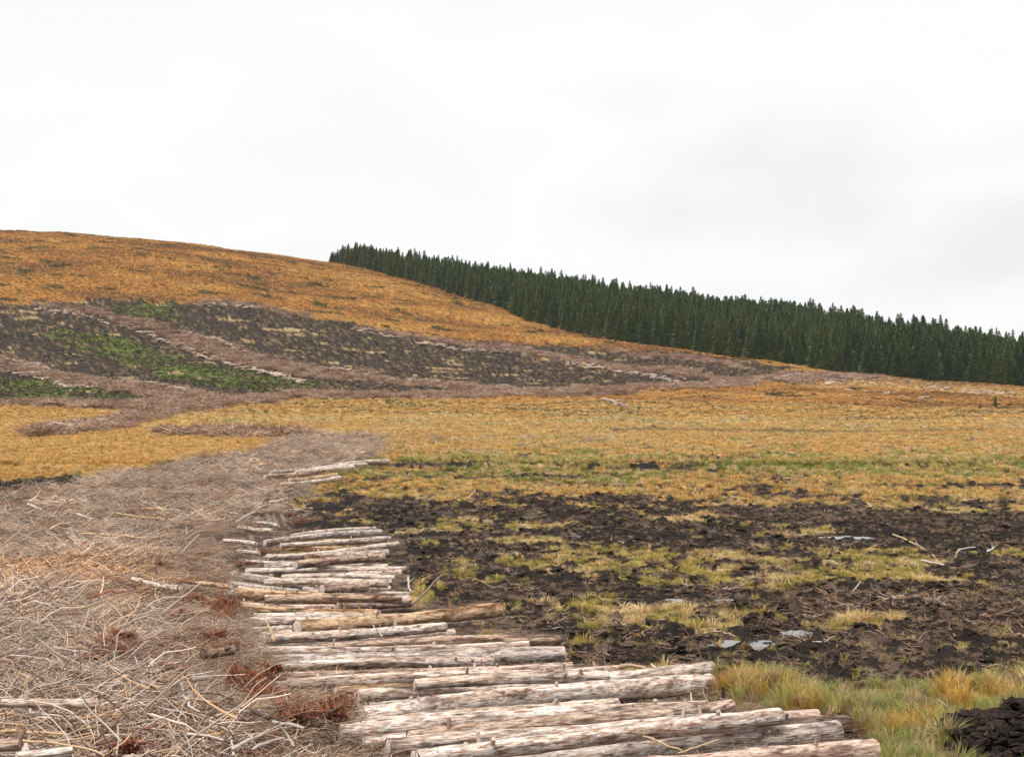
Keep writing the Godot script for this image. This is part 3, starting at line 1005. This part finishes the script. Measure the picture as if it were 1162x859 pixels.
func build_grass() -> void:
	var kinds := []
	for k in 3: kinds.append(tuft(420 + k, 70, 0.7, 0.008))
	for k in 3: kinds.append(tuft(400 + k, 42, 0.55, 0.014))
	for k in 3: kinds.append(tuft(410 + k, 46, 1.1, 0.022, 0.22))
	var xf := lists(9)
	var cols := lists(9)
	for k in 60000:                      # flat bog
		var d := R(9.0, 215.0)
		if k % 3 == 0: d = R(9.0, 70.0)
		var x := R(-0.44, 0.46) * d
		var z := zone(x, d)
		if d < 40.0 and inside("log_bed", Vector2(x, d)) and k % 4: continue
		if z == 0 and d < 62.0 and R(0, 1) < 0.22 and not wet(x, d) and not inside("spoil", Vector2(x, d)):
			var hs := R(0.05, 0.11)
			var qs := rng.randi_range(3, 8)
			xf[qs].append(stand(x, d, Vector3(hs * 1.8, hs, hs * 1.8), 0.01, 0.4))
			cols[qs].append((Color(0.48, 0.34, 0.17) if R(0, 1) < 0.6 else Color(0.36, 0.31, 0.10)) * R(0.6, 1.1))
			continue
		if z == 0 or z == 4 or z == 8 or z == 5 or z == 6 or z == 7: continue
		if d < 60.0 and wet(x, d): continue
		var h := R(0.09, 0.2) if d < 43.0 else R(0.12, 0.3) * (1.0 if d < 60.0 else 1.25)
		var c := Color(0.64, 0.40, 0.14)
		match z:
			2: c = Color(0.32, 0.32, 0.08)
			3: c = Color(0.64, 0.48, 0.26)
			9: c = Color(0.42, 0.345, 0.10)
			7:
				h = R(0.2, 0.42)
				var n := nf.get_noise_2d(x * 1.3, d * 1.3)
				c = Color(0.50, 0.27, 0.04) if n > 0.08 else (Color(0.23, 0.25, 0.05) if n > -0.22 else Color(0.30, 0.19, 0.10))
		if z == 9 and R(0, 1) < 0.35: c = Color(0.58, 0.40, 0.16)
		if z == 1 and R(0, 1) < 0.2: c = Color(0.52, 0.36, 0.16)
		var q := rng.randi_range(3, 8)
		xf[q].append(stand(x, d, Vector3(h * 1.6, h, h * 1.6), 0.02, 0.2))
		cols[q].append(c * R(0.82, 1.18))
	# the rough clump by the log ends, grown thick
	var b: Rect2 = boxes["clump"]
	for k in 12000:
		var x := R(b.position.x, b.end.x + 0.3)
		var d := R(b.position.y - 0.5, b.end.y)
		if zone(x, d) != 7: continue
		var n := nf.get_noise_2d(x * 0.55, d * 0.8) + 0.12 * smoothstep(2.6, 3.4, x) * smoothstep(4.6, 4.0, x)
		if R(0, 1) < 0.4 or nf.get_noise_2d(x * 1.4 + 33.0, d * 1.4) < -0.22: continue
		if inside("log_bed", Vector2(x, d)): continue
		var h := R(0.05, 0.24) * (1.2 if n > 0.12 else 0.85)
		var c := Color(0.56, 0.34, 0.08)
		if n < 0.14: c = Color(0.46, 0.41, 0.12)
		if n < 0.0: c = Color(0.28, 0.31, 0.09)
		var pick := R(0, 1)
		if pick < 0.2: c = Color(0.42, 0.29, 0.18)
		elif pick < 0.4: c = Color(0.38, 0.38, 0.11)
		elif pick < 0.52: c = Color(0.60, 0.48, 0.25)
		var q := rng.randi_range(0, 2)
		xf[q].append(stand(x, d, Vector3(h * 1.1, h, h * 1.1), 0.02, 0.45))
		cols[q].append(c * R(0.65, 1.25))
	mass("moor_grass", "orange and olive moor grass growing on the flat bog", "grass", kinds, mats.grass, xf, cols)
	# moss and grass between the logs grows sparsely; then the hill
	var tus := []
	for k in 4: tus.append(tuft(430 + k, 34, 1.0, 0.045, 0.16))
	xf = lists(4)
	cols = lists(4)
	for k in 150000:
		var d := sqrt(R(175.0 * 175.0, 505.0 * 505.0))
		var x := R(-0.42, 0.42) * d
		var z := zone(x, d)
		if z == 8 or z == 0: continue
		var c := Color(0.54, 0.31, 0.115)
		var h := R(0.25, 0.55)
		match z:
			1: c = Color(0.64, 0.41, 0.15)
			2: c = Color(0.105, 0.12, 0.045)
			3:
				c = Color(0.46, 0.34, 0.20)
				if k % 2: continue
			9: c = Color(0.24, 0.19, 0.06)
			5:
				if k % 3: continue
				c = Color(0.088, 0.064, 0.046) if R(0, 1) < 0.68 else Color(0.27, 0.185, 0.11)
			6:
				var t := nf.get_noise_2d(x * 0.014, d * 0.034)
				c = c.lerp(Color(0.38, 0.21, 0.09), smoothstep(0.05, 0.4, t)).lerp(Color(0.66, 0.42, 0.16), smoothstep(0.0, 0.4, -t))
				if nf.get_noise_2d(x * 0.06 + 50.0, d * 0.12) > 0.34: c = Color(0.15, 0.11, 0.04)
		var q := k % 4
		xf[q].append(stand(x, d, Vector3(h * 1.7, h * 0.8, h * 1.7), 0.03, 0.2))
		cols[q].append(c * R(0.87, 1.13))
	mass("hill_grass", "orange-brown moor grass covering the hillside", "grass", tus, mats.grass, xf, cols)

# ------------------------------------------------------------------ trees
func crown_mesh(sd: int, width: float, col: Color) -> ArrayMesh:
	# a conifer of unit height: whorls of drooping limbs, each carrying flat sprays of needles
	var g := RandomNumberGenerator.new()
	g.seed = sd
	var m := MB.new()
	var whorls := 36
	for w in whorls:
		var t := pow((w + g.randf() * 0.6) / whorls, 0.9)
		var y := lerpf(0.05, 0.985, t)
		var reach := width * pow(1.0 - t, 0.85) * g.randf_range(0.8, 1.15) + 0.006
		var n := 9 if t < 0.7 else 7
		var a0 := g.randf() * TAU
		for k in n:
			var a := a0 + TAU * (k + g.randf_range(-0.3, 0.3)) / n
			var out := Vector3(cos(a), 0, sin(a))
			var l := reach * g.randf_range(0.65, 1.15)
			var rise := lerpf(-0.15, 0.35, t) * l
			var p0 := Vector3(0, y, 0)
			var tip := p0 + out * l + Vector3(0, rise - l * 0.1, 0)
			var side := Vector3(-out.z, 0, out.x)
			var v := g.randf_range(0.6, 1.3)
			for s in 5:
				var f := 0.25 + 0.75 * (s + g.randf() * 0.6) / 5.0
				var at := p0.lerp(tip, f) + Vector3(0, g.randf_range(-0.006, 0.006), 0)
				var len_ := l * 0.42 * (1.15 - f) + 0.010
				for q in [-1.0, 1.0]:
					var e: Vector3 = at + side * q * len_ * g.randf_range(0.6, 1.1) + out * len_ * 0.5 + Vector3(0, -len_ * g.randf_range(-0.1, 0.3), 0)
					var wd := out * (0.006 + len_ * 0.16) + Vector3(0, 0.006 + len_ * 0.09, 0)
					var c := col * v * g.randf_range(0.75, 1.25)
					m.tri(at - wd, at + wd, e, c)
			m.tri(p0.lerp(tip, 0.3) - side * 0.016, p0.lerp(tip, 0.3) + side * 0.016, tip, col * v)
	m.tri(Vector3(-0.006, 0.95, 0), Vector3(0.006, 0.95, 0), Vector3(0, 1.02, 0), col)
	m.tri(Vector3(0, 0.95, -0.006), Vector3(0, 0.95, 0.006), Vector3(0, 1.02, 0), col)
	return m.mesh()

func trunk_mesh() -> ArrayMesh:
	var m := MB.new()
	m.tube([Vector3(0, -0.03, 0), Vector3(0, 0.3, 0), Vector3(0.002, 0.7, 0), Vector3(0, 0.98, 0)], [0.013, 0.010, 0.005, 0.001], 8, Color(0.11, 0.085, 0.07))
	m.smooth()
	return m.mesh()

func build_trees() -> void:
	var kinds := [
		["dark green spruce", Color(0.122, 0.196, 0.052), 0.22], ["blue-green spruce", Color(0.106, 0.182, 0.066), 0.24], ["yellowish green pine", Color(0.19, 0.23, 0.07), 0.21],
		["mid green spruce", Color(0.140, 0.212, 0.050), 0.23], ["very dark spruce", Color(0.098, 0.160, 0.052), 0.25], ["slender olive green pine", Color(0.165, 0.205, 0.065), 0.18]]
	var trunk := trunk_mesh()
	var crowns := []
	for k in kinds.size(): crowns.append(crown_mesh(500 + k, kinds[k][2], kinds[k][1]))
	# the lower edge of the plantation: photograph column and distance
	var edge := [[340, 525], [378, 508], [410, 502], [440, 488], [500, 458], [560, 428], [600, 403], [650, 386], [720, 374], [800, 360], [870, 350], [940, 340], [1000, 332], [1050, 328], [1100, 324], [1162, 320], [1300, 312]]
	var line := []
	for e in edge: line.append(Vector2((e[0] - CX) / F * e[1], e[1]))
	var spots := []
	for a in line.size() - 1:
		var p: Vector2 = line[a]
		var q: Vector2 = line[a + 1]
		var dir := (q - p).normalized()
		var back := Vector2(-dir.y, dir.x)
		if back.y < 0: back = -back
		var s := 0.0
		while s < p.distance_to(q):
			for r in 36:
				var w := p + dir * (s + R(-1.2, 1.2)) + back * (r * 3.4 + R(-1.3, 1.3)) + dir * (r % 2) * 1.8
				if r < 2 and R(0, 1) < 0.25: w += -back * R(0.5, 2.5)
				var px := CX + F * w.x / w.y
				if px < 372 or px > 1215 or w.y > 560: continue
				spots.append([r, w, px])
			s += 3.3
	spots.sort_custom(func(a, b): return a[0] < b[0])
	var xf := lists(kinds.size())
	var cols := lists(kinds.size())
	var made := 0
	for sp in spots:
		var w: Vector2 = sp[1]
		var px: float = sp[2]
		var n := nz.get_noise_2d(w.x * 0.05, w.y * 0.05)
		var h := lerpf(9.6, 11.8, smoothstep(420.0, 760.0, px)) * (1.0 + n * 0.2) * (R(0.8, 1.0) if R(0, 1) < 0.85 else R(1.0, 1.14)) * lerpf(0.45, 1.0, smoothstep(366.0, 412.0, px))
		if sp[0] == 0: h *= R(0.35, 0.6) if R(0, 1) < 0.2 else R(0.65, 1.0)
		var kind := rng.randi_range(0, 5)
		if px > 960 and sp[0] < 6 and R(0, 1) < 0.6: kind = 4 if R(0, 1) < 0.55 else 1
		elif px < 960 and sp[0] < 12 and R(0, 1) < 0.45: kind = 2 if R(0, 1) < 0.5 else 5
		var wide := (h * 0.6 + 5.0) * R(0.9, 1.3)
		var b := Basis(Vector3.UP, R(0, TAU)).scaled_local(Vector3(wide, h, wide))
		var at := Vector3(w.x, smooth_height(w.x, w.y) + bumps(w.x, w.y, 6) - 0.05, -w.y)
		var showing: bool = px < 1164.0
		if made < 300 and showing:
			made += 1
			var o := thing("conifer_tree", at)
			o.basis = b
			part("trunk", trunk, mats.twig, o)
			part("crown", crowns[kind], mats.needles, o)
			var place := "beside the bare hilltop" if px < 600 else ("above the dark felled slope" if px < 900 else "above the flat orange moor")
			var size := "stunted " if h < 6.0 else ("short " if h < 8.0 else ("tall " if h > 11.0 else ""))
			var rank := " in the plantation's front row " if sp[0] == 0 else " behind the plantation's front row "
			tag(o, size + kinds[kind][0] + rank + place, "tree", "conifers along the plantation edge")
		else:
			xf[kind].append(Transform3D(b, at))
			cols[kind].append(Color(1, 1, 1) * R(0.8, 1.15))
	mass("plantation", "dense dark conifer plantation filling the hillside behind its edge trees", "forest", crowns, mats.needles, xf, cols)
	# lone saplings on the moor
	for s in [[1130, 462, 14, 3, "tiny dark green sapling alone on the orange moor"], [1113, 465, 8, 2, "small bushy green sapling on the moor beside a taller one"], [347, 501, 8, 3, "small green bush at the far end of the brash track"]]:
		var at := world_at(s[0], s[1])
		var o := thing("sapling", at + Vector3(0, 0.0, 0))
		var h: float = s[2] * -at.z / F
		o.position.y = ground(at.x, -at.z) - 0.02
		o.scale = Vector3(h * (1.0 if s[2] > 10 else 2.0), h, h * (1.0 if s[2] > 10 else 2.0))
		part("trunk", trunk, mats.twig, o)
		part("crown", crowns[s[3]], mats.needles, o)
		tag(o, s[4], "sapling", "lone saplings on the moor")

# ------------------------------------------------------------------ the scene
func make_sky() -> PanoramaSkyMaterial:
	var w := 768
	var h := 384
	var im := Image.create(w, h, false, Image.FORMAT_RGBF)
	for y in h:
		var el := (0.5 - (y + 0.5) / h) * PI
		for x in w:
			var az := (x + 0.5) / w * TAU
			var p := Vector3(cos(az) * cos(el), sin(el), sin(az) * cos(el))
			if el < -0.02:
				im.set_pixel(x, y, Color(0.25, 0.2, 0.15))
				continue
			# a flat cloud sheet seen in perspective
			var q := Vector2(p.x, p.z) / (p.y + 0.22)
			var t := nf.get_noise_2d(q.x * 0.55 + 3.2, q.y * 0.55) + 0.35 * nf.get_noise_2d(q.x * 1.7, q.y * 1.7)
			var k := 0.484 - 0.06 * smoothstep(0.0, 0.7, t) - 0.02 * smoothstep(0.0, 0.5, -t)
			im.set_pixel(x, y, Color(k * 0.995, k * 0.998, k * 1.004))
	var m := PanoramaSkyMaterial.new()
	m.panorama = ImageTexture.create_from_image(im)
	return m

func _ready() -> void:
	var cam := Camera3D.new()
	cam.name = "camera"
	cam.projection = Camera3D.PROJECTION_FRUSTUM
	cam.near = 0.1
	cam.far = 3000.0
	cam.size = 0.1 * 859.0 / F
	cam.frustum_offset = Vector2(0.0, 0.1 * (HORIZON - 429.5) / F)
	cam.position = Vector3(0, EYE, 0)
	cam.current = true
	add_child(cam)
	rng.seed = 20
	for n in [nz, nf, nr]:
		n.noise_type = FastNoiseLite.TYPE_SIMPLEX_SMOOTH
		n.frequency = 1.0
		n.fractal_type = FastNoiseLite.FRACTAL_NONE
	nz.seed = 11
	nf.seed = 5
	nf.fractal_type = FastNoiseLite.FRACTAL_FBM
	nf.fractal_octaves = 4
	nr.seed = 9
	nr.fractal_type = FastNoiseLite.FRACTAL_RIDGED
	nr.fractal_octaves = 3
	var env := Environment.new()
	env.background_mode = Environment.BG_SKY
	var sky := Sky.new()
	sky.sky_material = make_sky()
	env.sky = sky
	env.tonemap_mode = Environment.TONE_MAPPER_LINEAR
	env.tonemap_exposure = 2.1
	env.fog_enabled = true
	env.fog_density = 0.0001
	env.fog_light_color = Color(0.93, 0.95, 0.97)
	env.sdfgi_enabled = true
	env.ssao_enabled = true
	env.ssil_enabled = true
	var we := WorldEnvironment.new()
	we.name = "surroundings"
	we.environment = env
	add_child(we)
	var sun := DirectionalLight3D.new()
	sun.name = "overcast_sun"
	sun.light_energy = 0.5
	sun.light_angular_distance = 25.0
	sun.light_color = Color(1.0, 0.985, 0.96)
	sun.shadow_enabled = true
	sun.rotation_degrees = Vector3(-64, -38, 0)
	add_child(sun)

	# rows of the photograph at which the ground stands, for each distance in ROWS_D, every 200 columns
	var rows := {
		0: [529.7, 501, 482, 461, 430, 388, 343, 302, 274, 262, 272, 310, 400],
		200: [529.7, 501, 481, 459, 433, 397, 353, 314, 287, 275.5, 284, 320, 400],
		400: [529.7, 501, 481, 459, 438, 407, 370, 337, 314, 303, 310, 335, 410],
		600: [529.7, 501, 482, 460, 444, 420, 393, 363, 347, 340, 340, 360, 420],
		800: [529.7, 501, 483, 463, 446, 426, 404, 387, 376, 371, 375, 390, 430],
		1000: [529.7, 501, 484, 466, 450, 436, 422, 409, 396, 390, 395, 405, 430],
		1200: [529.7, 501, 485, 470, 457, 446, 435, 430, 430, 432, 435, 440, 445]}
	rows[-200] = rows[0].duplicate()
	rows[-600] = rows[0].duplicate()
	rows[-400] = rows[0].duplicate()
	for c in [1400, 1600, 1800]:
		rows[c] = rows[1200].duplicate()
	for c in range(-600, 1801, 200):
		var h := []
		for k in ROWS_D.size(): h.append(EYE - (rows[c][k] - HORIZON) / F * ROWS_D[k])
		hills.append(h)

	outline("log_bed", [[250, 608], [300, 600], [440, 600], [462, 612], [470, 680], [570, 684], [575, 705], [645, 720], [650, 752], [812, 752], [815, 790], [890, 805], [965, 820], [1000, 850], [1010, 900], [400, 900], [362, 830], [290, 790], [272, 745], [240, 690], [235, 640]])
	outline("road", [[318, 503], [345, 498], [435, 497], [424, 524], [345, 547], [335, 590], [330, 612], [300, 650], [300, 700], [330, 760], [400, 810], [430, 870], [460, 1100], [-500, 1100], [-420, 600], [-60, 566], [60, 554], [110, 543], [200, 530], [290, 518]])
	outline("left_peat", [[-200, 553], [0, 548], [95, 540], [105, 548], [50, 556], [0, 572], [-200, 575]])
	outline("left_grass", [[-300, 458], [0, 460], [110, 464], [330, 490], [330, 505], [200, 527], [95, 538], [0, 547], [-300, 552]])
	outline("spoil", [[1092, 828], [1125, 820], [1200, 812], [1300, 812], [1300, 900], [1110, 900], [1084, 858], [1086, 842]])
	outline("clump", [[812, 766], [870, 774], [960, 784], [1060, 780], [1162, 774], [1350, 770], [1350, 920], [1000, 920], [960, 826], [880, 806], [812, 796]])
	outline("roots", [[880, 680], [960, 672], [1060, 676], [1300, 652], [1300, 712], [1060, 716], [960, 712], [860, 700]])
	outline("roots_far", [[800, 584], [860, 566], [980, 562], [1050, 574], [1040, 592], [900, 600]])
	outline("far_track", [[690, 487.5], [900, 488.5], [1162, 485.5], [1400, 485], [1400, 487.5], [1162, 488.5], [900, 491.5], [690, 489.5]])
	outline("fell", [[-300, 350], [0, 346], [60, 342], [130, 340], [240, 345], [300, 352], [400, 368], [480, 382], [600, 390], [700, 398], [780, 402], [860, 410], [905, 420], [880, 432], [780, 439], [620, 446], [450, 451], [260, 456], [0, 461], [-300, 465]])
	outline("pale_edge", [[900, 426], [960, 424], [1040, 432], [1162, 442], [1300, 448], [1300, 452], [1140, 450], [1050, 444], [960, 440], [900, 437]])
	band("brash_main", [[40, 345, 3], [100, 355, 4], [170, 372, 7], [215, 388, 10], [250, 399, 11], [300, 414, 8], [360, 425, 7], [430, 433, 6], [500, 440, 5], [560, 444, 4], [620, 446, 3]])
	band("brash_low", [[-60, 402, 5], [0, 412, 6], [50, 424, 7], [100, 435, 7], [160, 444, 6], [220, 450, 5], [260, 453, 3]])
	band("brash_foot", [[-100, 463, 3], [0, 462, 3.5], [150, 461, 3.5], [230, 456, 4], [320, 452, 3.5], [420, 450.5, 3.5], [520, 450, 4], [600, 448, 4], [700, 444, 4], [780, 439, 4], [860, 434, 4], [940, 429, 5], [1000, 430, 2.5]])
	band("brash_upper", [[400, 371, 2], [450, 380, 3], [520, 389, 4], [600, 402, 4.5], [660, 411, 4], [720, 419, 4], [800, 428, 3], [850, 433, 2.5]])
	band("brash_short", [[215, 344, 2], [260, 345, 2.5], [330, 354, 2], [360, 362, 1.5]])
	band("brash_right", [[680, 398, 1.5], [760, 407, 2], [820, 413, 2.5], [850, 420, 2]])
	band("spur", [[36, 495, 3], [100, 487, 6], [150, 477, 7], [200, 466, 6], [260, 457, 4], [320, 453, 2]])
	band("thin_line", [[175, 494, 0.9], [250, 496, 1.5], [345, 498, 1.3]])
	strips = ["brash_main", "brash_low", "brash_foot", "brash_upper", "brash_short", "brash_right", "spur"]
	outline("green_a", [[130, 348], [195, 344], [205, 362], [150, 360]])
	outline("green_b", [[48, 376], [100, 374], [150, 386], [190, 400], [215, 412], [150, 412], [70, 390]])
	outline("green_c", [[-60, 428], [20, 430], [90, 440], [150, 450], [130, 457], [-60, 457]])
	outline("green_d", [[140, 405], [230, 412], [300, 424], [350, 436], [330, 446], [250, 444], [170, 425]])
	greens = ["green_a", "green_b", "green_c", "green_d"]
	outline("patch_a", [[560, 640], [640, 622], [760, 628], [830, 640], [850, 655], [760, 668], [640, 652]])
	outline("patch_b", [[700, 650], [880, 645], [1060, 650], [1080, 664], [880, 668], [720, 664]])
	outline("patch_c", [[520, 640], [545, 640], [540, 660], [500, 668]])
	outline("patch_d", [[930, 628], [1050, 622], [1040, 640], [940, 642]])
	outline("patch_e", [[440, 684], [480, 662], [520, 668], [470, 692]])
	outline("patch_f", [[590, 688], [660, 678], [720, 684], [640, 696]])
	outline("patch_g", [[500, 590], [560, 586], [570, 600], [500, 604]])
	patches = ["patch_a", "patch_b", "patch_c", "patch_d", "patch_e", "patch_f", "patch_g"]
	for p in [[489, 612, 34, 5], [456, 602, 20, 3], [846, 736, 64, 5], [658, 678, 20, 3], [765, 684, 14, 2], [905, 721, 22, 2.5], [960, 612, 40, 2.5], [560, 608, 18, 2], [825, 684, 16, 2], [520, 622, 20, 2]]:
		build_puddle(p[0], p[1], p[2], p[3])
	make_materials()
	build_ground()
	puddle_meshes()
	build_trees()
	build_logs()
	build_branches()
	build_sprays()
	build_brash()
	build_far_logs()
	build_debris()
	build_grass()
